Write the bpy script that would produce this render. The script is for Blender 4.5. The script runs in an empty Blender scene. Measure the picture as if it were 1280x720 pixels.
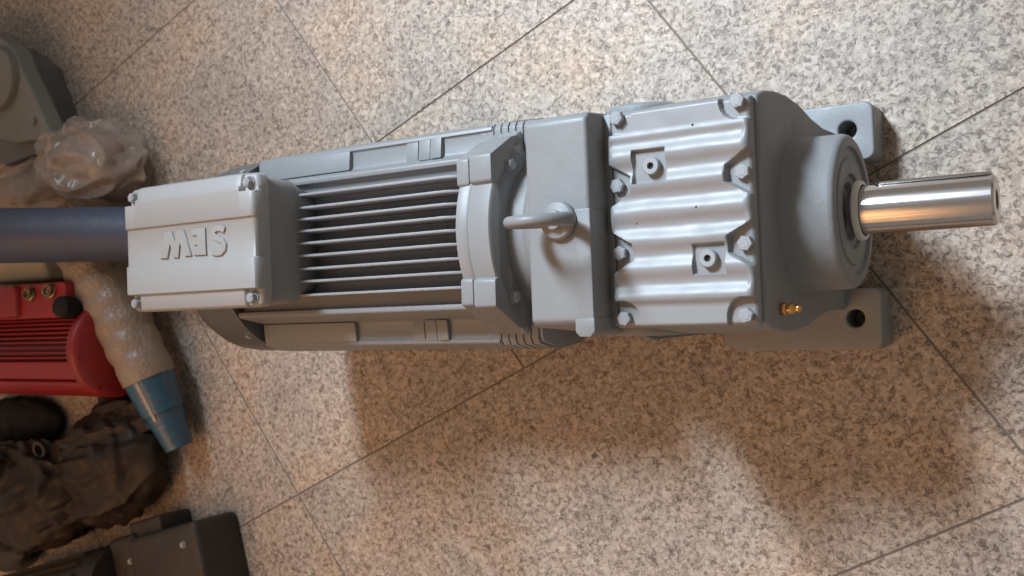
import bpy, bmesh, math, random
from mathutils import Vector, Matrix, noise
random.seed(7)
sc = bpy.context.scene
C = sc.collection

# ---------------------------------------------------------------- camera
cd = bpy.data.cameras.new('camera'); cam = bpy.data.objects.new('camera', cd); C.objects.link(cam)
Rm = ((0.8378372231891094, -0.03803965893786652, -0.5445932168018276),
      (-0.04084780316320349, -0.9991412307116058, 0.006946802778069511),
      (-0.5443897908809566, 0.016425146574323264, -0.8386715508138509))
r, d_, f_ = (Vector(v) for v in Rm)
m3 = Matrix((r, -d_, -f_)).transposed()
cam.matrix_world = Matrix.Translation((0, 0, 1.5)) @ m3.to_4x4()
cd.sensor_width = 36.0; cd.lens = 36.0*1279.74/1280.0
cd.clip_start = 0.02; cd.clip_end = 100
sc.camera = cam
cd.dof.use_dof = True; cd.dof.focus_distance = 1.36; cd.dof.aperture_fstop = 6.3

# ---------------------------------------------------------------- world, lamps, exposure
w = bpy.data.worlds.new('World'); sc.world = w; w.use_nodes = True
bg = w.node_tree.nodes['Background']
bg.inputs[0].default_value = (1.0, 0.885, 0.78, 1); bg.inputs[1].default_value = 0.30

def aim(o, loc, tgt):
    o.location = loc
    o.rotation_euler = (Vector(tgt)-Vector(loc)).to_track_quat('-Z', 'Y').to_euler()
# daylight through the open doorway: tall, narrow, slightly cool
kd = bpy.data.lights.new('door_daylight', 'AREA'); key = bpy.data.objects.new('door_daylight', kd); C.objects.link(key)
kd.shape = 'RECTANGLE'; kd.size = 0.48; kd.size_y = 1.9; kd.energy = 28.5; kd.color = (0.80, 0.95, 1.11); kd.spread = math.radians(43)
tg = Vector((-0.62, 0.50, 0.0)); ld = Vector((-0.38, 0.68, 1.0)).normalized()
aim(key, tg+ld*4.2, tg)
# warm fill strips added overhead and to one side, spaced to stripe the shaft
for y, z, e in ((-0.72, 3.0, 10.0), (-1.24, 3.0, 10.0), (-1.76, 3.0, 10.0), (-2.30, 2.75, 9.0), (-2.75, 2.35, 7.0), (-3.05, 1.85, 5.0)):
    td = bpy.data.lights.new('warm_fill_strip', 'AREA'); t = bpy.data.objects.new('warm_fill_strip', td); C.objects.link(t)
    td.shape = 'RECTANGLE'; td.size = 2.4; td.size_y = 0.40; td.energy = e; td.color = (1.0, 0.49, 0.19)
    aim(t, (-2.1, y, z), (-2.1, y*.5, 0))
sc.view_settings.view_transform = 'Standard'; sc.view_settings.look = 'None'
sc.view_settings.exposure = 0.0; sc.view_settings.gamma = 1.0
sc.render.engine = 'CYCLES'
try: sc.cycles.use_denoising = True
except Exception: pass

# ---------------------------------------------------------------- materials
def newmat(name):
    m = bpy.data.materials.new(name); m.use_nodes = True
    nt = m.node_tree; b = nt.nodes['Principled BSDF']
    return m, nt, b
def N(nt, t, **kw):
    n = nt.nodes.new(t)
    for k, v in kw.items(): setattr(n, k, v)
    return n
def ramp(nt, stops, interp='LINEAR'):
    n = N(nt, 'ShaderNodeValToRGB'); cr = n.color_ramp; cr.interpolation = interp
    while len(cr.elements) < len(stops): cr.elements.new(0.5)
    for e, (p, c) in zip(cr.elements, stops):
        e.position = p; e.color = (*c, 1) if len(c) == 3 else c
    return n
def paint(name, col, rough=0.42, orange=0.08, dirt=0.3, dirtcol=None, spec=0.5, metallic=0.0, coat=0.0, scale=1.0):
    """enamel on a casting: faint grain, uneven gloss, patches of dust"""
    m, nt, b = newmat(name); L = nt.links
    tc = N(nt, 'ShaderNodeTexCoord')
    n1 = N(nt, 'ShaderNodeTexNoise'); n1.inputs['Scale'].default_value = 14*scale; n1.inputs['Detail'].default_value = 6; n1.inputs['Roughness'].default_value = 0.65
    L.new(tc.outputs['Object'], n1.inputs['Vector'])
    dc = dirtcol or tuple(c*0.62+0.03*k for c, k in zip(col, (1.1, .95, .8)))
    rp = ramp(nt, [(0.38, (0, 0, 0)), (0.72, (1, 1, 1))]); L.new(n1.outputs['Fac'], rp.inputs['Fac'])
    mu = N(nt, 'ShaderNodeMath', operation='MULTIPLY'); mu.inputs[1].default_value = dirt; L.new(rp.outputs['Color'], mu.inputs[0])
    mx = N(nt, 'ShaderNodeMix', data_type='RGBA'); mx.inputs['A'].default_value = (*col, 1); mx.inputs['B'].default_value = (*dc, 1)
    L.new(mu.outputs[0], mx.inputs['Factor']); L.new(mx.outputs['Result'], b.inputs['Base Color'])
    n2 = N(nt, 'ShaderNodeTexNoise'); n2.inputs['Scale'].default_value = 40*scale; n2.inputs['Detail'].default_value = 4
    L.new(tc.outputs['Object'], n2.inputs['Vector'])
    mr = N(nt, 'ShaderNodeMapRange'); mr.inputs['To Min'].default_value = max(0.05, rough-0.1); mr.inputs['To Max'].default_value = rough+0.12
    L.new(n2.outputs['Fac'], mr.inputs['Value']); L.new(mr.outputs[0], b.inputs['Roughness'])
    n3 = N(nt, 'ShaderNodeTexNoise'); n3.inputs['Scale'].default_value = 320*scale; n3.inputs['Detail'].default_value = 3
    L.new(tc.outputs['Object'], n3.inputs['Vector'])
    n4 = N(nt, 'ShaderNodeTexNoise'); n4.inputs['Scale'].default_value = 45*scale; n4.inputs['Detail'].default_value = 2
    L.new(tc.outputs['Object'], n4.inputs['Vector'])
    ad = N(nt, 'ShaderNodeMath', operation='MULTIPLY_ADD'); ad.inputs[1].default_value = 2.2
    L.new(n4.outputs['Fac'], ad.inputs[0]); L.new(n3.outputs['Fac'], ad.inputs[2])
    bp = N(nt, 'ShaderNodeBump'); bp.inputs['Strength'].default_value = orange; bp.inputs['Distance'].default_value = 0.004
    L.new(ad.outputs[0], bp.inputs['Height']); L.new(bp.outputs['Normal'], b.inputs['Normal'])
    b.inputs['Metallic'].default_value = metallic; b.inputs['Specular IOR Level'].default_value = spec
    b.inputs['Coat Weight'].default_value = coat; b.inputs['Coat Roughness'].default_value = 0.2
    return m
M = {}
M['grey'] = paint('grey_enamel', (0.204, 0.210, 0.212), 0.46, 0.06)
M['grey_lid'] = paint('pale_grey_enamel', (0.290, 0.288, 0.280), 0.46, 0.05, 0.08)
M['grey_gloss'] = paint('glossy_grey_enamel', (0.222, 0.227, 0.229), 0.44, 0.02, 0.15, spec=0.55)
M['grey_cast'] = paint('rough_grey_casting', (0.200, 0.208, 0.213), 0.54, 0.11)
M['fin'] = paint('grey_fin_enamel', (0.25, 0.255, 0.262), 0.45, 0.10, 0.3)
M['dark_grey'] = paint('dark_grey_sheet', (0.10, 0.10, 0.105), 0.40, 0.06)
M['hole_shade'] = paint('bore_shade_black', (0.015, 0.015, 0.016), 0.7, 0.1)  # near-black paint for discs that stand in for shade in bores and pits
M['bolt'] = paint('painted_bolt', (0.275, 0.285, 0.295), 0.42, 0.06, 0.25)
M['red'] = paint('red_enamel', (0.25, 0.009, 0.011), 0.42, 0.10, 0.45, dirtcol=(0.075, 0.016, 0.014))
M['brown'] = paint('brown_grimy_casting', (0.022, 0.016, 0.011), 0.55, 0.30, 0.6, dirtcol=(0.038, 0.026, 0.016))
M['black'] = paint('matte_black', (0.010, 0.009, 0.010), 0.75, 0.15, spec=0.2)
M['casting'] = paint('grey_green_casting', (0.15, 0.15, 0.135), 0.6, 0.3, 0.4)
M['cream'] = paint('cream_enamel', (0.42, 0.33, 0.20), 0.5, 0.1, 0.3)
M['pipe'] = paint('blue_grey_plastic', (0.045, 0.062, 0.108), 0.55, 0.12, 0.35, dirtcol=(0.06, 0.05, 0.05))
M['brass'] = paint('brass', (0.72, 0.42, 0.14), 0.22, 0.05, 0.2, metallic=1.0)
M['old_brass'] = paint('tarnished_brass', (0.22, 0.15, 0.085), 0.35, 0.1, 0.5, metallic=0.8)
M['white_plastic'] = paint('white_plastic', (0.62, 0.61, 0.58), 0.4, 0.05)
M['blue'] = paint('blue_tape', (0.013, 0.066, 0.115), 0.33, 0.25, 0.25, coat=0.4)

def steel():
    m, nt, b = newmat('turned_steel'); L = nt.links
    tc = N(nt, 'ShaderNodeTexCoord'); mp = N(nt, 'ShaderNodeMapping'); mp.inputs['Scale'].default_value = (4, 260, 260)
    L.new(tc.outputs['Object'], mp.inputs['Vector'])
    n = N(nt, 'ShaderNodeTexNoise'); n.inputs['Scale'].default_value = 1.0; n.inputs['Detail'].default_value = 5
    L.new(mp.outputs[0], n.inputs['Vector'])
    b.inputs['Base Color'].default_value = (0.55, 0.53, 0.515, 1); b.inputs['Metallic'].default_value = 1.0
    mr = N(nt, 'ShaderNodeMapRange'); mr.inputs['To Min'].default_value = 0.10; mr.inputs['To Max'].default_value = 0.22
    L.new(n.outputs['Fac'], mr.inputs['Value']); L.new(mr.outputs[0], b.inputs['Roughness'])
    bp = N(nt, 'ShaderNodeBump'); bp.inputs['Strength'].default_value = 0.12; bp.inputs['Distance'].default_value = 0.002
    L.new(n.outputs['Fac'], bp.inputs['Height']); L.new(bp.outputs['Normal'], b.inputs['Normal'])
    return m
M['steel'] = steel()

def granite():
    m, nt, b = newmat('polished_granite'); L = nt.links
    tc = N(nt, 'ShaderNodeTexCoord'); oi = N(nt, 'ShaderNodeObjectInfo')
    off = N(nt, 'ShaderNodeVectorMath', operation='SCALE'); off.inputs['Scale'].default_value = 7.0
    cmb = N(nt, 'ShaderNodeCombineXYZ')
    for i in range(3): L.new(oi.outputs['Random'], cmb.inputs[i])
    L.new(cmb.outputs[0], off.inputs[0])
    pos = N(nt, 'ShaderNodeVectorMath', operation='ADD'); L.new(tc.outputs['Object'], pos.inputs[0]); L.new(off.outputs[0], pos.inputs[1])
    def nz(scale, detail, rough, dist=0.0):
        n = N(nt, 'ShaderNodeTexNoise'); n.inputs['Scale'].default_value = scale; n.inputs['Detail'].default_value = detail
        n.inputs['Roughness'].default_value = rough; n.inputs['Distortion'].default_value = dist
        L.new(pos.outputs[0], n.inputs['Vector']); return n
    # feldspar / quartz / mica grains
    g = nz(126, 3.5, 0.62, 1.0)
    rp = ramp(nt, [(0.29, (0.130, 0.110, 0.098)), (0.39, (0.20, 0.170, 0.152)), (0.445, (0.315, 0.275, 0.248)), (0.50, (0.395, 0.355, 0.322)), (0.57, (0.435, 0.395, 0.36)), (0.68, (0.53, 0.495, 0.465))])
    L.new(g.outputs['Fac'], rp.inputs['Fac'])
    v = N(nt, 'ShaderNodeTexVoronoi'); v.inputs['Scale'].default_value = 150; L.new(pos.outputs[0], v.inputs['Vector'])
    sp = N(nt, 'ShaderNodeSeparateColor'); L.new(v.outputs['Color'], sp.inputs[0])
    rv = ramp(nt, [(0.0, (0.62, 0.60, 0.58)), (0.22, (0.82, 0.80, 0.78)), (0.5, (1, 1, 1)), (1.0, (1.16, 1.12, 1.10))]); L.new(sp.outputs[0], rv.inputs['Fac'])
    mul = N(nt, 'ShaderNodeMix', data_type='RGBA', blend_type='MULTIPLY'); mul.inputs['Factor'].default_value = 0.8
    L.new(rp.outputs[0], mul.inputs['A']); L.new(rv.outputs[0], mul.inputs['B'])
    # broad tone: pinker / greyer drifts
    bl = nz(5.5, 3, 0.5)
    rb = ramp(nt, [(0.32, (0.86, 0.87, 0.90)), (0.5, (1.0, 1.0, 1.0)), (0.70, (1.07, 0.98, 0.90))]); L.new(bl.outputs['Fac'], rb.inputs['Fac'])
    mul2 = N(nt, 'ShaderNodeMix', data_type='RGBA', blend_type='MULTIPLY'); mul2.inputs['Factor'].default_value = 1.0
    L.new(mul.outputs['Result'], mul2.inputs['A']); L.new(rb.outputs[0], mul2.inputs['B'])
    # tile to tile shade
    mr0 = N(nt, 'ShaderNodeMapRange'); mr0.inputs['To Min'].default_value = 0.86; mr0.inputs['To Max'].default_value = 1.04
    L.new(oi.outputs['Random'], mr0.inputs['Value'])
    mul3 = N(nt, 'ShaderNodeVectorMath', operation='SCALE'); L.new(mul2.outputs['Result'], mul3.inputs[0]); L.new(mr0.outputs[0], mul3.inputs['Scale'])
    wm_ = N(nt, 'ShaderNodeMix', data_type='RGBA', blend_type='MULTIPLY'); wm_.inputs['Factor'].default_value = 1.0; wm_.inputs['B'].default_value = (0.94, 0.868, 0.775, 1)
    L.new(mul3.outputs[0], wm_.inputs['A']); L.new(wm_.outputs['Result'], b.inputs['Base Color'])
    sm = nz(9, 5, 0.6)
    mr = N(nt, 'ShaderNodeMapRange'); mr.inputs['To Min'].default_value = 0.42; mr.inputs['To Max'].default_value = 0.66
    L.new(sm.outputs['Fac'], mr.inputs['Value']); L.new(mr.outputs[0], b.inputs['Roughness'])
    b.inputs['Specular IOR Level'].default_value = 0.35
    return m
M['granite'] = granite()
M['grout'] = paint('dirty_grout', (0.17, 0.138, 0.11), 0.9, 0.3, 0.3)

def plastic_wrap(name, col, alpha, rough=0.2, bump=0.5, scale=60, bubbles=False, coat=0.4):
    m, nt, b = newmat(name); L = nt.links
    tc = N(nt, 'ShaderNodeTexCoord')
    b.inputs['Base Color'].default_value = (*col, 1); b.inputs['Roughness'].default_value = rough
    b.inputs['Alpha'].default_value = alpha; b.inputs['Coat Weight'].default_value = coat; b.inputs['Coat Roughness'].default_value = 0.12
    if bubbles:
        v = N(nt, 'ShaderNodeTexVoronoi'); v.inputs['Scale'].default_value = scale; L.new(tc.outputs['Object'], v.inputs['Vector']); h = v.outputs['Distance']
    else:
        v = N(nt, 'ShaderNodeTexNoise'); v.inputs['Scale'].default_value = scale; v.inputs['Detail'].default_value = 4; v.inputs['Distortion'].default_value = 1.5
        L.new(tc.outputs['Object'], v.inputs['Vector']); h = v.outputs['Fac']
    bp = N(nt, 'ShaderNodeBump'); bp.inputs['Strength'].default_value = bump; bp.inputs['Distance'].default_value = 0.006
    L.new(h, bp.inputs['Height']); L.new(bp.outputs['Normal'], b.inputs['Normal'])
    return m
M['bag'] = plastic_wrap('clear_crumpled_plastic', (0.46, 0.38, 0.32), 0.36, 0.2, 0.8, 30)
M['matte_film'] = plastic_wrap('dusty_plastic_film', (0.235, 0.175, 0.140), 0.95, 0.5, 0.12, 14)
M['bubble'] = plastic_wrap('bubble_wrap', (0.27, 0.200, 0.145), 0.90, 0.42, 0.30, 120, True, 0.08)
M['film'] = plastic_wrap('grimy_plastic_film', (0.030, 0.021, 0.015), 0.93, 0.50, 0.35, 26, False, 0.03)
M['film'].node_tree.nodes['Principled BSDF'].inputs['Specular IOR Level'].default_value = 0.22

# ---------------------------------------------------------------- mesh helpers
def finish(bm, name, mat, parent=None, bevel=0.0, seg=2, ang=32, smooth=True, sharp=42):
    bmesh.ops.remove_doubles(bm, verts=bm.verts, dist=1e-6)
    bmesh.ops.recalc_face_normals(bm, faces=bm.faces)
    if bevel > 0:
        ed = [e for e in bm.edges if len(e.link_faces) == 2 and e.calc_face_angle(0) > math.radians(ang)]
        bmesh.ops.bevel(bm, geom=ed, offset=bevel, segments=seg, profile=0.6, affect='EDGES', clamp_overlap=True)
    for f in bm.faces: f.smooth = smooth
    for e in bm.edges:
        if len(e.link_faces) == 2: e.smooth = e.calc_face_angle(0) < math.radians(sharp)
    me = bpy.data.meshes.new(name); bm.to_mesh(me); bm.free()
    me.materials.append(M[mat] if isinstance(mat, str) else mat)
    o = bpy.data.objects.new(name, me); C.objects.link(o)
    if parent is not None: link(o, parent)
    return o
def link(o, parent):
    o.parent = parent
    o.matrix_parent_inverse = Matrix.Identity(4)
    # geometry is written in world coordinates: cancel the parent's own offset
    p = parent; off = Vector((0, 0, 0))
    while p is not None: off += p.location; p = p.parent
    o.location = Vector(o.location) - off
def thing(name, label, cat, loc=(0, 0, 0), group=None):
    o = bpy.data.objects.new(name, None); o.empty_display_size = 0.05; C.objects.link(o)
    o.location = loc; o['label'] = label; o['category'] = cat
    if group: o['group'] = group
    return o
def tag(o, label, cat, group=None):
    o['label'] = label; o['category'] = cat
    if group: o['group'] = group
    return o
def box(bm, x0, x1, y0, y1, z0, z1):
    v = [bm.verts.new(p) for p in ((x0, y0, z0), (x1, y0, z0), (x1, y1, z0), (x0, y1, z0), (x0, y0, z1), (x1, y0, z1), (x1, y1, z1), (x0, y1, z1))]
    for q in ((0, 3, 2, 1), (4, 5, 6, 7), (0, 1, 5, 4), (1, 2, 6, 5), (2, 3, 7, 6), (3, 0, 4, 7)): bm.faces.new([v[i] for i in q])
    return v
def loft(bm, rings, cap=True):
    rs = [[bm.verts.new(p) for p in ring] for ring in rings]; n = len(rs[0])
    for a, b in zip(rs, rs[1:]):
        for i in range(n): bm.faces.new((a[i], a[(i+1) % n], b[(i+1) % n], b[i]))
    if cap:
        bm.faces.new(rs[0][::-1]); bm.faces.new(rs[-1])
def prism_x(bm, prof, x0, x1): loft(bm, [[(x0, y, z) for y, z in prof], [(x1, y, z) for y, z in prof]])
def prism_z(bm, prof, z0, z1): loft(bm, [[(x, y, z0) for x, y in prof], [(x, y, z1) for x, y in prof]])
def lathe(bm, prof, o, axis, seg=64, cap=True):
    """prof: (distance along axis, radius)"""
    a = Vector(axis).normalized(); u = a.orthogonal().normalized(); v = a.cross(u); o = Vector(o)
    loft(bm, [[o+a*t+(u*math.cos(2*math.pi*i/seg)+v*math.sin(2*math.pi*i/seg))*max(rr, 1e-4) for i in range(seg)] for t, rr in prof], cap)
def tube(bm, pts, rad, seg=12, closed=False):
    pts = [Vector(p) for p in pts]; n = len(pts); rings = []
    for i, p in enumerate(pts):
        if closed: t = pts[(i+1) % n]-pts[i-1]
        else: t = pts[min(i+1, n-1)]-pts[max(i-1, 0)]
        t.normalize(); ref = Vector((0, 0, 1)) if abs(t.z) < 0.9 else Vector((0, 1, 0))
        if closed: ref = Vector((0, 1, 0))
        u = t.cross(ref).normalized(); v = t.cross(u)
        rr = rad[i] if isinstance(rad, (list, tuple)) else rad
        rings.append([p+(u*math.cos(2*math.pi*k/seg)+v*math.sin(2*math.pi*k/seg))*rr for k in range(seg)])
    if closed: loft(bm, rings+[rings[0]], False)
    else: loft(bm, rings)
def rrect(x0, x1, y0, y1, r, n=5):
    out = []
    for cx, cy, a0 in ((x1-r, y1-r, 0), (x0+r, y1-r, 90), (x0+r, y0+r, 180), (x1-r, y0+r, 270)):
        for i in range(n+1):
            a = math.radians(a0+90*i/n); out.append((cx+r*math.cos(a), cy+r*math.sin(a)))
    return out
def hexbolt(name, loc, axis, rad, h, parent, mat='bolt', rot=0.0, washer=True):
    bm = bmesh.new(); a = Vector(axis).normalized(); u = a.orthogonal().normalized(); v = a.cross(u); o = Vector(loc)
    def ring(t, rr, n, ph): return [o+a*t+(u*math.cos(2*math.pi*i/n+ph)+v*math.sin(2*math.pi*i/n+ph))*rr for i in range(n)]
    if washer: loft(bm, [ring(0, rad*1.22, 24, 0), ring(h*0.22, rad*1.22, 24, 0)])
    loft(bm, [ring(h*0.2, rad, 6, rot), ring(h*0.90, rad, 6, rot), ring(h, rad*0.88, 6, rot)])
    loft(bm, [ring(h*0.99, rad*0.60, 16, 0), ring(h*1.05, rad*0.56, 16, 0)])
    return finish(bm, name, mat, parent, sharp=24)

# ---------------------------------------------------------------- floor
YS = 0.098
base = bmesh.new(); box(base, -4.5, 1.2, -2.4, 3.0, -0.06, -0.0016)
floor = finish(base, 'floor', 'grout', smooth=False); floor['kind'] = 'structure'
va = {-1: (27.037, -0.1692), 0: (24.913, 0.3025), 1: (23.126, 0.7914), 2: (21.133, 1.2828)}
ua = {0: (-51.914, -1.4139), 1: (-53.007, -0.8291), 2: (-53.812, -0.2755)}
def vline(k):
    if k in va: a, o = va[k]
    elif k < -1: a, o = 27.037+2.0*(-1-k), -0.1692-0.46*(-1-k)
    else: a, o = 21.133-2.0*(k-2), 1.2828+0.49*(k-2)
    return math.radians(a), o
def uline(k):
    if k in ua: a, o = ua[k]
    elif k < 0: a, o = -51.914+1.0*(-k), -1.4139+0.60*k
    else: a, o = -53.812-0.7*(k-2), -0.2755+0.53*(k-2)
    return math.radians(a), o
def cross(a, b):
    (a1, o1), (a2, o2) = a, b
    n1 = (-math.sin(a1), math.cos(a1)); n2 = (-math.sin(a2), math.cos(a2)); D = n1[0]*n2[1]-n1[1]*n2[0]
    return Vector(((o1*n2[1]-o2*n1[1])/D, (n1[0]*o2-n2[0]*o1)/D))
rowcols = {3: [-3, -1, 0, 1, 2, 3, 4], 1: [-3, -1, 1, 2, 3, 4], 0: [-3, -2, -1, 0, 2, 4], -1: [-3, -1, 0, 2, 3, 4], -2: [-3, -1, 1, 3], 2: [-3, -1, 1, 2, 3, 4]}
rowcols[0] = [-3, -2, -1, 0, 1, 2, 3, 4]
for vk in (-2, -1, 0, 1, 2):
    cols = rowcols[vk]
    for c0, c1 in zip(cols, cols[1:]):
        P = [cross(vline(vk), uline(c0)), cross(vline(vk), uline(c1)), cross(vline(vk+1), uline(c1)), cross(vline(vk+1), uline(c0))]
        cen = sum(P, Vector((0, 0)))/4
        gap = 0.0016
        Q = []
        for i in range(4):
            e1 = (P[i-1]-P[i]).normalized(); e2 = (P[(i+1) % 4]-P[i]).normalized(); Q.append(P[i]+(e1+e2)*gap/abs(e1.x*e2.y-e1.y*e2.x))
        dz = random.uniform(-0.0002, 0.0002)
        bm = bmesh.new(); rings = []
        for z, ins in ((-0.0015, 0), (-0.0007+dz, 0), (dz, 0.0008)):
            rings.append([(q.x+(cen.x-q.x)*ins*2, q.y+(cen.y-q.y)*ins*2, z) for q in Q])
        loft(bm, rings); finish(bm, 'floor_tile', 'granite', floor, smooth=False)

# ---------------------------------------------------------------- the gearmotor
GM = thing('gearmotor', 'large grey gearmotor with ribbed cover and bare steel shaft on the granite floor', 'gearmotor', (-0.8, YS, 0))
AX, AZ = 0.100, 0.230           # motor axis

# --- motor frame with flat side pads
half = [(0, .116), (.0955, .116), (.0962, .128), (.1030, .1285), (.1060, .124), (.117, .074), (.121, .0705), (.1455, .0690), (.1475, .0725), (.1535, .0705), (.1625, .040), (.1655, 0), (.1625, -.036), (.150, -.075), (.12, -.115), (.07, -.150), (0, -.165)]
def full(h, cy=AX, cz=AZ):
    out = [(cy+y, cz+z) for y, z in h]
    out += [(cy-y, cz+z) for y, z in reversed(h) if abs(y) > 1e-6]
    return out
bm = bmesh.new(); prism_x(bm, full(half), -1.268, -0.802)
frame = finish(bm, 'motor_frame', 'grey', GM, bevel=0.0025, seg=2, ang=20)
fy = [.1775, .1575, .140, .122, .1037, .085, .0655, .0468, .0262]
for i, y in enumerate(fy):
    zt = .386 - 0.9*abs(y-AX)**2*1.2
    bm = bmesh.new(); xe = -0.806
    prof = [(-1.262, .340), (xe, .340), (xe, zt-.012), (xe-.022, zt), (-1.262, zt)]
    loft(bm, [[(x, y+(.0032 if z < .35 else .0018), z) for x, z in prof], [(x, y-(.0032 if z < .35 else .0018), z) for x, z in prof]])
    finish(bm, 'cooling_fin', 'fin', frame, bevel=0.0008, seg=2)
# outer fin wall pair closing the block beside the pads
for s in (1, -1):
    # plates on the side pads, stepped down towards the flange
    for x0, x1, hgt in ((-1.264, -1.065, .0085), (-.956, -.9345, .0030), (-.9315, -.9105, .0055), (-.908, -.888, .0085)):
        q = [Vector((.1190, .066)), Vector((.1480, .066)), Vector((.1475, .0685+hgt*.85)), Vector((.1175, .0705+hgt))]
        bm = bmesh.new(); loft(bm, [[(x, AX+s*p.x, AZ+p.y) for p in q] for x in (x0, x1)])
        finish(bm, 'mounting_pad', 'grey', frame, bevel=0.0016, seg=2)
    # ribbed block at the drive end, level with the side ledge
    rp_ = [(.117, .045), (.117, .0695), (.149, .0695), (.1565, .0645), (.1635, .036), (.1655, 0), (.160, -.055), (.135, -.055)]
    core = [(AX+s*(y-.0045), AZ+(z-.005 if z > 0 else z)) for y, z in rp_]
    bm = bmesh.new(); prism_x(bm, core, -.8225, -.735)
    finish(bm, 'rib_block', 'fin', frame, bevel=0.0012)
    for k in range(7):
        x0 = -.8235+k*.0122; sc_ = 1-.0035*max(0, k-3)
        bm = bmesh.new(); prism_x(bm, [(AX+s*y*sc_, AZ+z*sc_) for y, z in rp_], x0, x0+.0105)
        finish(bm, 'cooling_rib', 'grey', frame, bevel=0.0010)
# motor feet hidden below keep it level with the gear unit: two low cradle lugs
for s in (1, -1):
    bm = bmesh.new(); box(bm, -1.22, -0.90, AX+s*.085-.022, AX+s*.085+.022, 0.0, .115)
    finish(bm, 'motor_foot', 'grey', frame, bevel=0.003)

# --- fan cowl
bm = bmesh.new()
lathe(bm, [(0, .04), (0, .118), (.004, .138), (.014, .153), (.03, .1605), (.05, .163), (.112, .1635), (.116, .1625)], (-1.388, AX, AZ), (1, 0, 0), 96)
cowl = finish(bm, 'fan_cowl', 'dark_grey', GM)
for a in (35, 145, 215, 325):
    ca, sa = math.cos(math.radians(a)), math.sin(math.radians(a))
    hexbolt('cowl_screw', (-1.283, AX+.1625*ca, AZ+.1625*sa), (0, ca, sa), .0055, .005, cowl, 'bolt')

# --- terminal box
TX0, TX1, TY0, TY1 = -1.400, -1.1055, 0.0105, 0.2075
bm = bmesh.new()
def tring(x0, x1, y0, y1, z, rr): return [(x, y, z) for x, y in rrect(x0, x1, y0, y1, rr)]
loft(bm, [tring(TX0+.012, TX1+.004, TY0+.020, TY1-.022, .330, .028), tring(TX0+.010, TX1+.006, TY0+.012, TY1-.016, .368, .026), tring(TX0+.010, TX1+.0005, TY0+.004, TY1-.006, .385, .020), tring(TX0+.004, TX1-.003, TY0+.003, TY1-.004, .442, .017)])
tb = finish(bm, 'terminal_box', 'grey', GM, bevel=0.002)
# lid: flat plate with two raised bands, the writing between them
def lidz(y):
    t = (y-TY0)/(TY1-TY0); return t
ys = [(TY0, .4635), (.0375, .4655), (.0385, .4700), (.0825, .4700), (.0835, .4665), (.1415, .4665), (.1425, .4700), (.186, .4700), (.188, .4655), (TY1, .4625)]
bm = bmesh.new()
xs = [TX0+.0005, TX0+.004, TX0+.010, TX1-.010, TX1-.004, TX1-.0005]
drop = [.005, .0018, 0, 0, .0018, .005]
grid = []
import bisect
def zprof(y):
    for (ya, za), (yb, zb) in zip(ys, ys[1:]):
        if ya <= y <= yb: return za+(zb-za)*(y-ya)/(yb-ya)
    return ys[-1][1]
yl = sorted(set([y for y, z in ys]+[TY0+.002, TY0+.005, TY1-.002, TY1-.005, TY0+.0265, TY1-.0265, TY0+.0285, TY1-.0285]))
xl = sorted(set([TX0, TX0+.003, TX0+.0075, TX0+.028, TX0+.0295, TX1-.0295, TX1-.028, TX1-.0075, TX1-.003, TX1]+[TX0+.04+k*.03 for k in range(8)]))
bolts_xy = [(-1.3845, .1925), (-1.1225, .1925), (-1.3845, .0245), (-1.1225, .0245)]
def lz(x, y):
    z = zprof(y)
    dx = min(x-TX0, TX1-x); dy = min(y-TY0, TY1-y)
    if dx < .0285 and dy < .0275: z = min(z, .4575) if dx < .0283 and dy < .0268 else z
    e = min(dx, dy); z -= .006*max(0, 1-e/.0055)**2
    return z
V = [[bm.verts.new((x, y, lz(x, y))) for y in yl] for x in xl]
# rounded corners in plan
for i, x in enumerate(xl):
    for j, y in enumerate(yl):
        v = V[i][j]; rr = .013
        cx = min(max(x, TX0+rr), TX1-rr); cy = min(max(y, TY0+rr), TY1-rr)
        dx, dy = x-cx, y-cy; L_ = math.hypot(dx, dy)
        if L_ > 1e-9:
            mxx = max(abs(dx), abs(dy)); k = mxx/L_
            v.co.x = cx+dx*k; v.co.y = cy+dy*k
for i in range(len(xl)-1):
    for j in range(len(yl)-1): bm.faces.new((V[i][j], V[i+1][j], V[i+1][j+1], V[i][j+1]))
loop = [V[i][0] for i in range(len(xl))]+[V[-1][j] for j in range(1, len(yl))]+[V[i][-1] for i in range(len(xl)-2, -1, -1)]+[V[0][j] for j in range(len(yl)-2, 0, -1)]
low = [bm.verts.new((v.co.x, v.co.y, .4385)) for v in loop]
for i in range(len(loop)): bm.faces.new((loop[i], low[i], low[(i+1) % len(loop)], loop[(i+1) % len(loop)]))
bm.faces.new(low)
lid = finish(bm, 'box_lid', 'grey_lid', tb, bevel=0.0006, seg=1, ang=50)
for i, (x, y) in enumerate(bolts_xy):
    hexbolt('lid_bolt', (x, y, .457), (0, 0, 1), .0078, .0105, tb, 'bolt', rot=.3*i)
W_ = [(-1.3154, .0918), (-1.2981, .0913), (-1.2907, .1134), (-1.2841, .0913), (-1.2721, .0912), (-1.2687, .1132), (-1.2583, .0921), (-1.2428, .0924), (-1.2586, .132), (-1.2735, .1322), (-1.2806, .1155), (-1.2863, .1319), (-1.3027, .1318)]
E_ = [(-1.2385, .0926), (-1.2098, .0915), (-1.2109, .1322), (-1.2404, .1325), (-1.2404, .1227), (-1.2301, .1225), (-1.2295, .117), (-1.2378, .117), (-1.2375, .1079), (-1.229, .1078), (-1.2289, .1016), (-1.2388, .1016)]
S_ = [(-1.1692, .1256), (-1.1766, .1291), (-1.1863, .1297), (-1.193, .1264), (-1.1933, .1199), (-1.1855, .1149), (-1.1749, .1104), (-1.1702, .1046), (-1.1716, .0981), (-1.1794, .0934), (-1.1892, .0933), (-1.1984, .0956)]
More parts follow.
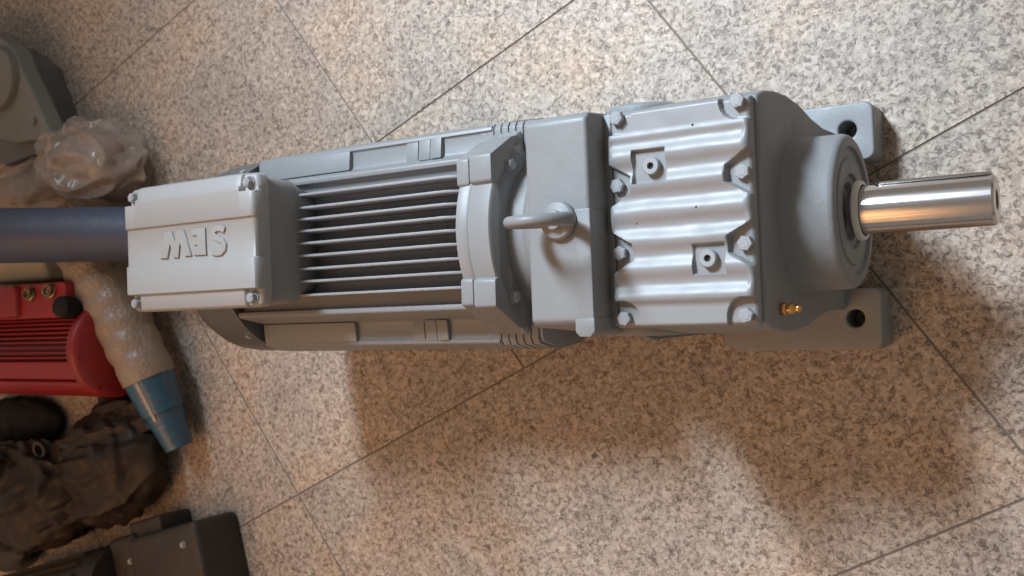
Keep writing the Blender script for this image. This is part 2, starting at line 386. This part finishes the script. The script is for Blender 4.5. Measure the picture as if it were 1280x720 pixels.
def stroke(pts, hw):
    pts = [Vector(p) for p in pts]; Lf, Rt = [], []
    for i, p in enumerate(pts):
        t = (pts[min(i+1, len(pts)-1)]-pts[max(i-1, 0)]).normalized(); n = Vector((-t.y, t.x)); Lf.append(p+n*hw); Rt.append(p-n*hw)
    return [tuple(p) for p in Lf+Rt[::-1]]
for pl in (W_, E_, stroke(S_, .0045)):
    bm = bmesh.new(); prism_z(bm, pl, .4655, .4693)
    finish(bm, 'raised_letter', 'grey_lid', lid if False else tb, bevel=0.0005, seg=1, ang=60)

# --- end shield: disc between square corner lugs
bm = bmesh.new()
c = .030; hy, hz = .150, .150
sq = [(-.101, .150), (-.066, .150), (-.060, .140), (.060, .140), (.066, .150), (.101, .150), (.131, .096), (.134, .082), (.134, -.10), (.10, -.14), (-.10, -.14), (-.134, -.10), (-.134, .082), (-.131, .096)]
prism_x(bm, [(AX+y, AZ+z) for y, z in sq], -.789, -.753)
sh = finish(bm, 'end_shield', 'grey', GM, bevel=0.003, seg=2)
bm = bmesh.new()
sq2 = [(y*.972, z*.975) for y, z in sq]
prism_x(bm, [(AX+y, AZ+z) for y, z in sq2], -.8125, -.792)
finish(bm, 'frame_flange', 'grey', sh, bevel=0.003, seg=2)
bm = bmesh.new()
lathe(bm, [(0, .150), (.002, .1555), (.020, .157), (.022, .1555), (.024, .157), (.056, .1575), (.059, .154)], (-.812, AX, AZ), (1, 0, 0), 96)
finish(bm, 'shield_disc', 'grey_gloss', sh)
for a in (50, 130, 230, 310):
    ca, sa = math.cos(math.radians(a)), math.sin(math.radians(a))
    hexbolt('flange_bolt', (-.7535, AX+.150*ca*.93, AZ+.150*sa*.93), (1, 0, 0), .008, .008, sh, 'bolt')

# --- adapter between motor and gear unit
bm = bmesh.new()
lathe(bm, [(0, .112), (.028, .112), (.036, .120), (.044, .128), (.050, .131), (.072, .131), (.078, .136), (.096, .137), (.10, .137)], (-.756, YS, .236), (1, 0, 0), 96)
ad = finish(bm, 'adapter', 'grey', GM)
for a in (12, 62, 118, 168, 215, 325):
    ca, sa = math.cos(math.radians(a)), math.sin(math.radians(a))
    hexbolt('adapter_bolt', (-.684, YS+.126*ca, .236+.126*sa), (-1, 0, 0), .0085, .012, ad, 'bolt')

# --- input housing with eyebolt
bm = bmesh.new()
prof = [(YS-.119, .444), (YS+.119, .444), (YS+.127, .436), (YS+.140, .28), (YS+.150, .12), (YS+.150, .075), (YS-.150, .075), (YS-.150, .12), (YS-.140, .28), (YS-.127, .436)]
prism_x(bm, prof, -.6595, -.5735)
ih = finish(bm, 'input_housing', 'grey', GM, bevel=0.005, seg=3, ang=25)
bm = bmesh.new(); prism_z(bm, rrect(-.594, -.5722, YS-.131, YS+.012, .003), .38, .4458); finish(bm, 'casting_rail', 'grey', ih, bevel=.0015)
bm = bmesh.new(); prism_z(bm, [(-.5965, YS-.133), (-.591, YS-.139), (-.577, YS-.139), (-.5705, YS-.133), (-.5705, YS-.117), (-.5965, YS-.117)], .36, .4475); finish(bm, 'casting_lug', 'grey', ih, bevel=.002)
eb = bmesh.new()
lathe(eb, [(0, .0235), (.006, .0235), (.009, .021), (.010, .012), (.018, .011)], (-.6135, YS, .4445), (0, 0, 1), 40)
eye = finish(eb, 'eyebolt', 'grey', GM, bevel=0.0008)
bm = bmesh.new(); pts = []; rads = []
tilt = math.radians(14)
for i in range(48):
    a = 2*math.pi*i/48; px, pz = .0345*math.sin(a), .0345*(1-math.cos(a))
    pts.append((-.6135+px, YS+pz*math.sin(tilt)*-0.25, .4575+pz)); rads.append(.0086-.0018*(1-math.cos(a))/2)
tube(bm, pts, rads, 14, True); finish(bm, 'lifting_ring', 'grey', eye)

# --- gear housing
hp = [(.1285, .386), (.1365, .362), (.1415, .325), (.1428, .28), (.1385, .23), (.1285, .183), (.122, .13), (.122, 0.0)]
prof = [(YS+y, z) for y, z in hp]+[(YS-y, z) for y, z in reversed(hp)]
bm = bmesh.new(); prism_x(bm, prof, -.5665, -.3855)
gh = finish(bm, 'gear_housing', 'grey_cast', GM, bevel=0.005, seg=3, ang=15)
bm = bmesh.new(); prism_x(bm, [(YS+.127, .400), (YS+.150, .30), (YS+.15, .10), (YS-.15, .10), (YS-.15, .30), (YS-.127, .400)], -.5735, -.5640)
finish(bm, 'joint_flange', 'grey', gh, bevel=.0015)
# side inspection boss that peeks out above the cover edge
for s in (1, -1):
    bm = bmesh.new(); lathe(bm, [(0, .052), (.010, .052), (.014, .048)], (-.552, YS+s*.128, .325), (0, s, 0), 48)
    finish(bm, 'side_boss', 'grey_cast', gh, bevel=.001)
# feet
for s in (1, -1):
    bm = bmesh.new(); y0, y1 = (YS+.083, YS+.1625) if s > 0 else (YS-.1785, YS-.093)
    hx, hy_ = -.3735, (.224 if s > 0 else -.0365)
    poly = rrect(-.5665, -.3385, y0, y1, .012); outer, inner = [], []
    for k in range(72):
        a = 2*math.pi*k/72; cx_, sy_ = math.cos(a), math.sin(a); best = None
        for (xa, ya), (xb, yb) in zip(poly, poly[1:]+poly[:1]):
            ex, ey = xb-xa, yb-ya; den = cx_*ey-sy_*ex
            if abs(den) < 1e-12: continue
            t = ((xa-hx)*ey-(ya-hy_)*ex)/den; u_ = ((xa-hx)*sy_-(ya-hy_)*cx_)/den
            if t > 0 and -1e-6 <= u_ <= 1+1e-6: best = t if best is None else max(best, t)
        outer.append((hx+cx_*best, hy_+sy_*best)); inner.append((hx+.0125*cx_, hy_+.0125*sy_))
    rg = [[(x, y, z) for x, y in p] for p, z in ((outer, 0), (outer, .058), (inner, .058), (inner, 0))]
    loft(bm, rg+[rg[0]], False)
    ft = finish(bm, 'foot', 'grey', gh, bevel=.003, seg=3, ang=50)
# hub
bm = bmesh.new()
lathe(bm, [(0, .099), (.005, .0955), (.054, .0945), (.059, .0925), (.0615, .089), (.0615, .079), (.0575, .0775), (.0575, .066), (.0600, .0645), (.0600, .046), (.0560, .044), (.0560, .0360), (.050, .03)], (-.3865, YS, .229), (1, 0, 0), 96)
hub = finish(bm, 'bearing_hub', 'grey_cast', gh)
# brass nipple
bm = bmesh.new()
lathe(bm, [(0, .0078), (.007, .0078)], (-.3855, -.0165, .336), (1, 0, 0), 6)
lathe(bm, [(.007, .0050), (.010, .0050), (.010, .0062), (.015, .0062), (.016, .0035), (.019, .0045), (.022, .0045), (.024, .002)], (-.3855, -.0165, .336), (1, 0, 0), 20)
finish(bm, 'brass_nipple', 'brass', gh, bevel=.0004, seg=1)

# --- ribbed inspection cover as a fine height surface
CX0, CX1, CY0, CY1 = -.5655, -.3900, -.0325, .2235
blt = [(-.553, .218, 'c'), (-.5555, .137, 'm'), (-.5555, .0565, 'm'), (-.553, -.0215, 'c'), (-.4025, .218, 'c'), (-.400, .1385, 'm'), (-.400, .0585, 'm'), (-.4025, -.0215, 'c')]
sqs = [(-.532, -.490, .1365, .1755), (-.4605, -.4230, .0270, .0605)]
def sst(e0, e1, x):
    t = min(1, max(0, (x-e0)/(e1-e0))); return t*t*(3-2*t)
def cover_h(x, y):
    fade = sst(-.001, .009, min(x-CX0, CX1-x))*sst(-.013, .000, y)*(1-sst(.186, .196, y))
    wob = 0.0016*noise.noise(Vector((x*22, y*60, 3.1)))
    s = math.sin(2*math.pi*(y+wob*.6-.1775)/.0334)
    z = .4105 - .0026*s*fade + 0.0004*noise.noise(Vector((x*40, y*40, 0)))
    # last band runs out into the flat apron
    z -= .003*(1-sst(-.012, .004, y))+.002*sst(.186, .2, y)
    pk = 0.0
    for bx, by, kind in blt:
        left = bx < -.48; dx = (x-bx)*(1 if left else -1)   # dx > 0 : inward
        dy = abs(y-by)
        if kind == 'm':
            sd = max(dx-.0185, dy-(.0255-max(0, dx+.010)*.58))
            sd = max(sd, math.hypot(max(dx, 0), dy)-.026)
        else:
            dyo = (y-by) if by > .1 else (by-y)       # towards the outer edge is positive
            sd = math.hypot(max(dx, 0), min(dyo, 0))-.0200
        pk = max(pk, 1-sst(-.0014, .0012, sd))
    z = z*(1-pk)+.3995*pk
    for x0, x1, y0, y1 in sqs:
        sd = max(x0-x, x-x1, y0-y, y-y1); k = 1-sst(-.0010, .0008, sd); z = z*(1-k)+.4045*k
    e = min(x-CX0, CX1-x, y-CY0, CY1-y); z -= .0045*max(0, 1-e/.0045)**2
    return z
nx, ny = 150, 220
bm = bmesh.new()
V = [[None]*(ny+1) for _ in range(nx+1)]
for i in range(nx+1):
    for j in range(ny+1):
        x = CX0+(CX1-CX0)*i/nx; y = CY0+(CY1-CY0)*j/ny
        z = cover_h(x, y); xo = x
        if i == 0: xo += .0010*noise.noise(Vector((0, y*70, 1)))
        V[i][j] = bm.verts.new((xo, y, z))
for i in range(nx):
    for j in range(ny): bm.faces.new((V[i][j], V[i+1][j], V[i+1][j+1], V[i][j+1]))
loop = [V[i][0] for i in range(nx+1)]+[V[nx][j] for j in range(1, ny+1)]+[V[i][ny] for i in range(nx-1, -1, -1)]+[V[0][j] for j in range(ny-1, 0, -1)]
low = [bm.verts.new((v.co.x, v.co.y, .3872)) for v in loop]
for i in range(len(loop)): bm.faces.new((loop[i], low[i], low[(i+1) % len(loop)], loop[(i+1) % len(loop)]))
bm.faces.new(low)
cov = finish(bm, 'inspection_cover', 'grey_gloss', GM)
for i, (x, y, k) in enumerate(blt):
    hexbolt('cover_bolt', (x, y, 0.3992), (0, 0, 1), .0090, .0090, cov, 'bolt', rot=.37*i, washer=False)
for x, y in ((-.5075, .1555), (-.4420, .0440)):
    bm = bmesh.new(); lathe(bm, [(0, .0105), (.008, .0105), (.0092, .0095), (.0092, .0042), (.004, .004)], (x, y, .4043), (0, 0, 1), 36)
    pl = finish(bm, 'threaded_plug', 'bolt', cov)
    bm = bmesh.new(); lathe(bm, [(0, .0039), (.0045, .0039)], (x, y, .4043), (0, 0, 1), 20); finish(bm, 'plug_bore_shade', 'hole_shade', pl) if False else bm.free()
    bm = bmesh.new(); lathe(bm, [(0, .0040), (.0006, .0040)], (x, y, .4083), (0, 0, 1), 20); finish(bm, 'plug_bore_shade', 'hole_shade', cov)  # black disc gives the plug recess its shade

for x, y, rr in ((-.455, .197, .0016), (-.453, .103, .0014), (-.53, .09, .0010)):
    bm = bmesh.new(); lathe(bm, [(0, rr), (.0008, rr*.9)], (x, y, cover_h(x, y)-.0003), (0, 0, 1), 10); finish(bm, 'casting_pit_shade', 'hole_shade', cov)  # flat black dots painted as the shade of small pits

# --- output shaft
bm = bmesh.new()
R_ = .0292
lathe(bm, [(0, R_), (.158, R_), (.1605, R_-.0025), (.1605, .0125), (.1595, .0115), (.150, .009)], (-.327, YS, .229), (1, 0, 0), 96)
shaft = finish(bm, 'output_shaft', 'steel', GM)
bm = bmesh.new(); lathe(bm, [(0, .0112), (.0005, .0112)], (-.1672, YS, .229), (1, 0, 0), 32); finish(bm, 'centre_bore_shade', 'hole_shade', shaft)  # black disc near the end face stands in for the dark centre hole
bm = bmesh.new()
prism_z(bm, rrect(-.300, -.170, -.009, .009, .0088, 6), .0, .0035)
for v in bm.verts: v.co = Vector((v.co.x, YS+R_-.0005+(v.co.z), .229+v.co.y))
finish(bm, 'shaft_key', 'steel', shaft, bevel=.0006, seg=1)
bm = bmesh.new(); lathe(bm, [(0, .0365), (.003, .0370), (.007, .0355), (.007, .0315), (0, .0315), (0, .0365)], (-.3200, YS, .229), (1, 0, 0), 48, False)
finish(bm, 'shaft_seal', 'white_plastic', shaft)

# ---------------------------------------------------------------- clutter on the left
def lump(bm, cen, rad, sub=4, amp=.02, freq=9.0, seed=0.0, ridged=True, rot=0.0, fold=0.0):
    tmp = bmesh.new(); bmesh.ops.create_icosphere(tmp, subdivisions=sub, radius=1.0)
    cen = Vector(cen); R0 = Matrix.Rotation(rot, 3, 'Z')
    mp = {}
    for v in tmp.verts:
        n = v.co.normalized(); p = Vector((n.x*rad[0], n.y*rad[1], n.z*rad[2]))
        q = p*freq+Vector((seed, seed*1.7, seed*.3))
        h = noise.fractal(q, 0.8, 2.1, 4)
        if ridged: h = (1-2*abs(noise.noise(q*1.3+Vector((0, 0, h)))))*.7+h*.5
        if fold:
            # a few long creases pulled through the film
            q2 = Vector((p.x*freq*.7, p.y*freq*1.9, p.z*freq*1.9))+Vector((seed*3, seed*.5, seed))
            w1 = noise.noise(q2*.5)*1.2
            c1 = abs(noise.noise(q2+Vector((w1, w1, 0)))); c2 = abs(noise.noise(Vector((p.x*freq*2.4+p.z*9+w1, p.y*freq*.9, p.z*freq*1.4+seed))))
            h = fold*(.55-2.6*min(c1, .34))*.9+fold*(.5-2.6*min(c2, .32))*.55+.35*noise.noise(q2*2.3)
        p = R0 @ (p+n*h*amp)+cen
        if p.z < .002: p.z = .002
        mp[v] = bm.verts.new(p)
    for f in tmp.faces: bm.faces.new([mp[v] for v in f.verts])
    tmp.free()

# grey green casting at the frame edge
gc = thing('gear_casting', 'dull grey green machine casting with a round boss at the upper left edge', 'casting', (-2.25, .56, 0))
top = [(-2.55, .74), (-2.33, .70), (-2.242, .641), (-2.207, .579), (-2.163, .517), (-2.114, .438), (-2.090, .415), (-2.247, .420), (-2.37, .455), (-2.55, .47)]
bm = bmesh.new(); loft(bm, [[(x-.06*(1 if x > -2.3 else 0), y, .075) for x, y in top], [(x, y, .088) for x, y in top], [(x-.008, y, .13) for x, y in top]])
finish(bm, 'casting_body', 'casting', gc, bevel=.007, seg=3)
bm = bmesh.new(); prism_z(bm, [(-2.60, .72), (-2.36, .68), (-2.26, .62), (-2.20, .50), (-2.19, .425), (-2.23, .398), (-2.365, .385), (-2.60, .44)], 0, .088)
finish(bm, 'casting_base', 'dark_grey', gc, bevel=.006)
bm = bmesh.new(); lathe(bm, [(0, .075), (.018, .072), (.022, .066), (.022, .022), (.014, .02)], (-2.30, .575, .128), (0, 0, 1), 40)
finish(bm, 'casting_boss', 'casting', gc, bevel=.001)
bm = bmesh.new(); lathe(bm, [(0, .021), (.001, .021)], (-2.30, .575, .1455), (0, 0, 1), 24); finish(bm, 'boss_bore_shade', 'hole_shade', gc)  # black disc inside the boss, painted as the shade of its bore
for q in ((-2.17, .46), (-2.24, .60)):
    hexbolt('casting_bolt', (q[0], q[1], .13), (0, 0, 1), .008, .007, gc, 'casting')

# wrapped bundle in clear plastic
bg_ = thing('wrapped_bundle', 'crumpled clear plastic bag around a machine part lying above the blue grey pipe', 'plastic bag', (-2.12, .34, 0))
bm = bmesh.new(); lathe(bm, [(0, .05), (.01, .062), (.06, .072), (.14, .074), (.155, .072), (.170, .060), (.178, .040), (.180, .01)], (-2.100, .360, .076), (.985, -.16, 0), 56)
for v in bm.verts:
    n = noise.fractal(v.co*14, .8, 2.1, 3); v.co += Vector((n*.003, n*.005, n*.005)); v.co.z = max(v.co.z, .001)
finish(bm, 'wrapped_barrel', 'matte_film', bg_)
bm = bmesh.new(); lump(bm, (-2.040, .350, .068), (.150, .098, .098), 6, .026, 8, 2.0, rot=-.16, fold=1.0); finish(bm, 'bag_body', 'bag', bg_, ang=180)
bm = bmesh.new(); lump(bm, (-2.26, .335, .06), (.20, .060, .058), 6, .024, 9, 5.0, rot=.08, fold=1.0); finish(bm, 'bag_neck', 'bag', bg_)
bm = bmesh.new(); lathe(bm, [(0, .03), (.01, .038), (.30, .036), (.31, .02)], (-2.45, .325, .050), (1, .03, 0), 32); finish(bm, 'inner_shaft', 'matte_film', bg_)

# blue grey pipe leaning in from the left
bm = bmesh.new()
a, b2 = Vector((-1.72, .175, .064)), Vector((-2.35, .198, .40))
L_ = (b2-a).length; lathe(bm, [(0, .050), (0, .057), (L_, .060), (L_, .05)], a, b2-a, 56)
tag(finish(bm, 'pipe', 'pipe', None, bevel=.002), 'thick blue grey pipe leaning in from the left behind the terminal box', 'pipe')

# cream part under the pipe
bm = bmesh.new(); prism_z(bm, [(-2.55, .18), (-2.20, .165), (-2.175, .150), (-2.150, .098), (-2.165, .095), (-2.55, .100)], .0, .12)
cr = finish(bm, 'cream_housing', 'cream', None, bevel=.012, seg=3); tag(cr, 'cream painted housing corner between the blue grey pipe and the red motor', 'housing')

# red motor
rm = thing('red_motor', 'dusty red finned electric motor half out of the left edge', 'electric motor', (-2.2, -.075, 0))
RY, RZ = -.062, .104
bm = bmesh.new(); lathe(bm, [(0, .084), (.625, .084)], (-2.56, RY, RZ), (1, 0, 0), 56); rb = finish(bm, 'motor_barrel', 'red', rm)
for k in range(10):
    a = math.radians(42+k*6.2); ca, sa = math.cos(a), math.sin(a); ta = Vector((0, -sa, ca)); nn_ = Vector((0, ca, sa)); o = Vector((0, RY, RZ))
    bm = bmesh.new(); q = [o+nn_*.082+ta*.0020, o+nn_*.101+ta*.0013, o+nn_*.101-ta*.0013, o+nn_*.082-ta*.0020]
    loft(bm, [[(x, p.y, p.z) for p in q] for x in (-2.56, -1.962)]); finish(bm, 'motor_fin', 'red', rb, bevel=.0006, seg=1)
def arc(r_, a0, a1, n=10): return [(RY+r_*math.cos(math.radians(a0+(a1-a0)*i/n)), RZ+r_*math.sin(math.radians(a0+(a1-a0)*i/n))) for i in range(n+1)]
bm = bmesh.new(); prism_x(bm, arc(.1015, 103, 128, 5)+arc(.08, 103, 128, 5)[::-1], -2.56, -1.966); finish(bm, 'side_rail', 'red', rm, bevel=.004, seg=2)
bm = bmesh.new(); prism_x(bm, arc(.1050, 132, 200, 9)+arc(.08, 132, 200, 9)[::-1], -2.56, -1.958); finish(bm, 'side_panel', 'red', rm, bevel=.005, seg=3)
bm = bmesh.new()
lathe(bm, [(0, .088), (.002, .104), (.020, .106), (.026, .102), (.030, .090), (.036, .060), (.038, .02)], (-1.962, RY, RZ), (1, 0, 0), 64)
ec = finish(bm, 'end_shield', 'red', rm)
for a in (150, 100, 55):
    ca, sa = math.cos(math.radians(a)), math.sin(math.radians(a))
    hexbolt('shield_bolt', (-1.938, RY+.094*ca, RZ+.094*sa), (1, 0, 0), .006, .006, ec, 'red')
bm = bmesh.new(); loft(bm, [[(x, y, .15) for x, y in rrect(-2.50, -1.975, .004, .088, .012)], [(x, y, .192) for x, y in rrect(-2.50, -1.98, .010, .086, .012)]])
th_ = finish(bm, 'terminal_housing', 'red', rm, bevel=.004)
bm = bmesh.new(); loft(bm, [[(x, y, .1915) for x, y in rrect(-2.50, -2.145, .012, .086, .010)], [(x, y, .204) for x, y in rrect(-2.50, -2.150, .016, .084, .010)]])
finish(bm, 'terminal_cover', 'red', th_, bevel=.003)
for x, y in ((-2.105, .062), (-2.030, .066)):
    bm = bmesh.new(); lathe(bm, [(0, .0165), (.009, .0165), (.010, .013), (.018, .013), (.018, .009), (.010, .008)], (x, y, .190), (0.25, .2, 1), 6 if x < -2.1 else 24)
    finish(bm, 'cable_gland', 'old_brass', rm, bevel=.0006, seg=1)
bm = bmesh.new(); lathe(bm, [(0, .02), (.03, .024), (.05, .022), (.058, .012)], (-1.985, .028, .160), (.2, .1, 1), 28)
finish(bm, 'rubber_knob', 'black', rm)
bm = bmesh.new(); prism_z(bm, rrect(-2.60, -2.03, -.140, .02, .02), 0, .05); finish(bm, 'motor_base', 'black', rm, bevel=.006)

# black block below the red motor
bm = bmesh.new(); lump(bm, (-2.44, -.245, .022), (.165, .058, .036), 5, .008, 13, 21.0, rot=.03)
tag(finish(bm, 'black_block', 'black', None), 'lumpy black block on the floor right below the red motor', 'block')

# bubble wrapped shaft with blue taped end
ws = thing('wrapped_shaft', 'bubble wrapped shaft with a blue taped tapered end lying beside the red motor', 'wrapped shaft', (-1.95, -.1, 0))
p0, p1 = Vector((-2.045, .215, .120)), Vector((-1.852, -.113, .092)); ax = (p1-p0)
bm = bmesh.new(); prof = []
for i in range(40):
    t = i/39; prof.append((t*ax.length, .062+.010*(1-t)*(t < .95)-.006*t+.0022*math.sin(t*47)*(1 if .03 < t < .97 else 0)))
lathe(bm, prof, p0, ax, 72)
for v in bm.verts:
    n = noise.fractal(v.co*26, .8, 2.1, 3); v.co += Vector((n*.002, n*.002, n*.0015)); v.co.z = max(v.co.z, .001)
finish(bm, 'bubble_wrap', 'bubble', ws)
dirv = Vector((.056, -.175, -.040)).normalized(); c0 = p1-dirv*.03
bm = bmesh.new(); lathe(bm, [(0, .054), (.022, .058), (.045, .056), (.046, .053)], c0+dirv*.0, dirv, 56); finish(bm, 'wrap_collar', 'bubble', ws)
bm = bmesh.new(); prof = [(.040, .0530)]
for k in range(7): prof += [(.046+k*.013, .0535-.0013*k-(0.004 if k > 5 else 0)), (.0575+k*.013, .0524-.0013*k-(0.004 if k > 5 else 0))]
prof += [(.140, .040), (.145, .038)]
for k in range(6): prof += [(.146+k*.010, .0385-.0014*k), (.1552+k*.010, .0374-.0014*k)]
prof += [(.207, .028), (.208, .008)]
lathe(bm, prof, c0, dirv, 48); finish(bm, 'taped_end', 'blue', ws)
# pale strip added on the blue end to stand in for its row of glints
up = Vector((0, 0, 1)); side = dirv.cross(up).normalized(); upn = side.cross(dirv).normalized()
bm = bmesh.new(); rings = []
for k in range(15):
    t = .046+.09*k/14; rr = .0540-.0013*(t-.046)/.013+(0.0006 if k % 2 else 0)
    rings.append([c0+dirv*t+(side*math.sin(u_)+upn*math.cos(u_))*(rr+e) for u_, e in ((-.40, 0), (-.27, 0), (-.27, .0012), (-.40, .0012))])
loft(bm, rings); finish(bm, 'glint_strip', 'bag', ws)

# film wrapped brown motor
wm = thing('wrapped_motor', 'brown motor wrapped in grimy plastic film below the blue taped shaft', 'wrapped motor', (-2.1, -.33, 0))
bm = bmesh.new(); lump(bm, (-2.035, -.335, .070), (.185, .118, .078), 6, .022, 7, 9.0, rot=.30, fold=1.0); finish(bm, 'film_wrap', 'film', wm)
bm = bmesh.new(); lump(bm, (-1.975, -.215, .040), (.125, .050, .050), 6, .016, 11, 12.0, rot=-.15, fold=1.0); finish(bm, 'film_flap', 'film', wm)
bm = bmesh.new(); lump(bm, (-2.26, -.405, .085), (.20, .125, .105), 6, .022, 8, 17.0, rot=.12, fold=1.0); finish(bm, 'film_sheet', 'film', wm)
bm = bmesh.new(); lathe(bm, [(0, .085), (.30, .085)], (-2.60, -.40, .09), (1, .12, 0), 40); mb = finish(bm, 'motor_barrel', 'brown', wm)
for k in range(11):
    a = math.radians(25+k*13); bm = bmesh.new(); dv = Vector((1, .12, 0)).normalized(); sd = Vector((-.12, 1, 0)).normalized(); nn_ = sd*math.cos(a)+Vector((0, 0, 1))*math.sin(a); ta = sd*-math.sin(a)+Vector((0, 0, 1))*math.cos(a)
    o = Vector((-2.60, -.40, .09)); q = [nn_*.083+ta*.002, nn_*.099+ta*.0015, nn_*.099-ta*.0015, nn_*.083-ta*.002]
    loft(bm, [[o+dv*t+p for p in q] for t in (0.01, .32)]); finish(bm, 'motor_fin', 'brown', mb)
bm = bmesh.new(); lathe(bm, [(0, .03), (.01, .052), (.10, .056), (.105, .066), (.125, .066), (.13, .05), (.20, .046), (.21, .02)], (-2.16, -.375, .072), (.95, .30, 0), 40); finish(bm, 'wrapped_core', 'brown', wm, bevel=.001)
bm = bmesh.new(); box(bm, -2.12, -2.02, -.36, -.27, .09, .132); finish(bm, 'wrapped_box', 'brown', wm, bevel=.008)
bm = bmesh.new()
pts = [(-2.215+.022*math.cos(t), -.265+.022*math.sin(t), .135) for t in [i*2*math.pi/24 for i in range(24)]]
tube(bm, pts, .005, 8, True) if False else None
lathe(bm, [(0, .020), (.012, .020), (.012, .013), (0, .013)], (-2.17, -.285, .135), (0.1, -.2, 1), 28)
finish(bm, 'lifting_eye', 'brown', wm)

# dark motor along the bottom edge
bmot = thing('brown_motor', 'dark brown grimy motor with a square end box in the lower left corner', 'electric motor', (-1.8, -.5, 0))
dv = Vector((1, .27, 0)).normalized(); sd = Vector((-.27, 1, 0)).normalized(); o = Vector((-2.385, -.695, .075))
bm = bmesh.new(); lathe(bm, [(0, .088), (.02, .092), (.40, .092), (.43, .085)], o, dv, 44); finish(bm, 'motor_barrel', 'brown', bmot)
def obox(cx, cy, lx, ly, z0, z1):
    cen = o+dv*cx+sd*cy; q = [cen+dv*sx*lx+sd*sy*ly for sx, sy in ((-1, -1), (1, -1), (1, 1), (-1, 1))]
    bm = bmesh.new(); loft(bm, [[(p.x, p.y, z0) for p in q], [(p.x*.985+cen.x*.015, p.y*.985+cen.y*.015, z1) for p in q]]); return bm
finish(obox(.63, -.012, .115, .105, 0, .115), 'end_box', 'brown', bmot, bevel=.014, seg=3)
finish(obox(.475, .040, .045, .062, .02, .10), 'bearing_bracket', 'brown', bmot, bevel=.014, seg=3)
finish(obox(.545, .105, .055, .020, .0, .085), 'bracket_lug', 'brown', bmot, bevel=.009, seg=3)
for q in ((.50, .045), (.56, -.07), (.70, .05)):
    pz = o+dv*q[0]+sd*q[1]; hexbolt('box_screw', (pz.x, pz.y, .1145 if q[0] > .52 else .0995), (0, 0, 1), .006, .006, bmot, 'bolt')
for k in range(9):
    a = math.radians(30+k*15); nn_ = sd*math.cos(a)+Vector((0, 0, 1))*math.sin(a); ta = sd*-math.sin(a)+Vector((0, 0, 1))*math.cos(a)
    q = [nn_*.090+ta*.002, nn_*.104+ta*.0015, nn_*.104-ta*.0015, nn_*.090-ta*.002]
    bm = bmesh.new(); loft(bm, [[o+dv*t+p for p in q] for t in (0.03, .38)]); finish(bm, 'motor_fin', 'brown', bmot)
# small rusty block at the very corner
bm = bmesh.new(); lump(bm, (-2.52, -.575, .035), (.14, .045, .050), 5, .010, 12, 31.0, rot=.1)
tag(finish(bm, 'brown_block', 'brown', None), 'small dark brown lump at the left edge just below the film wrapped motor', 'block')
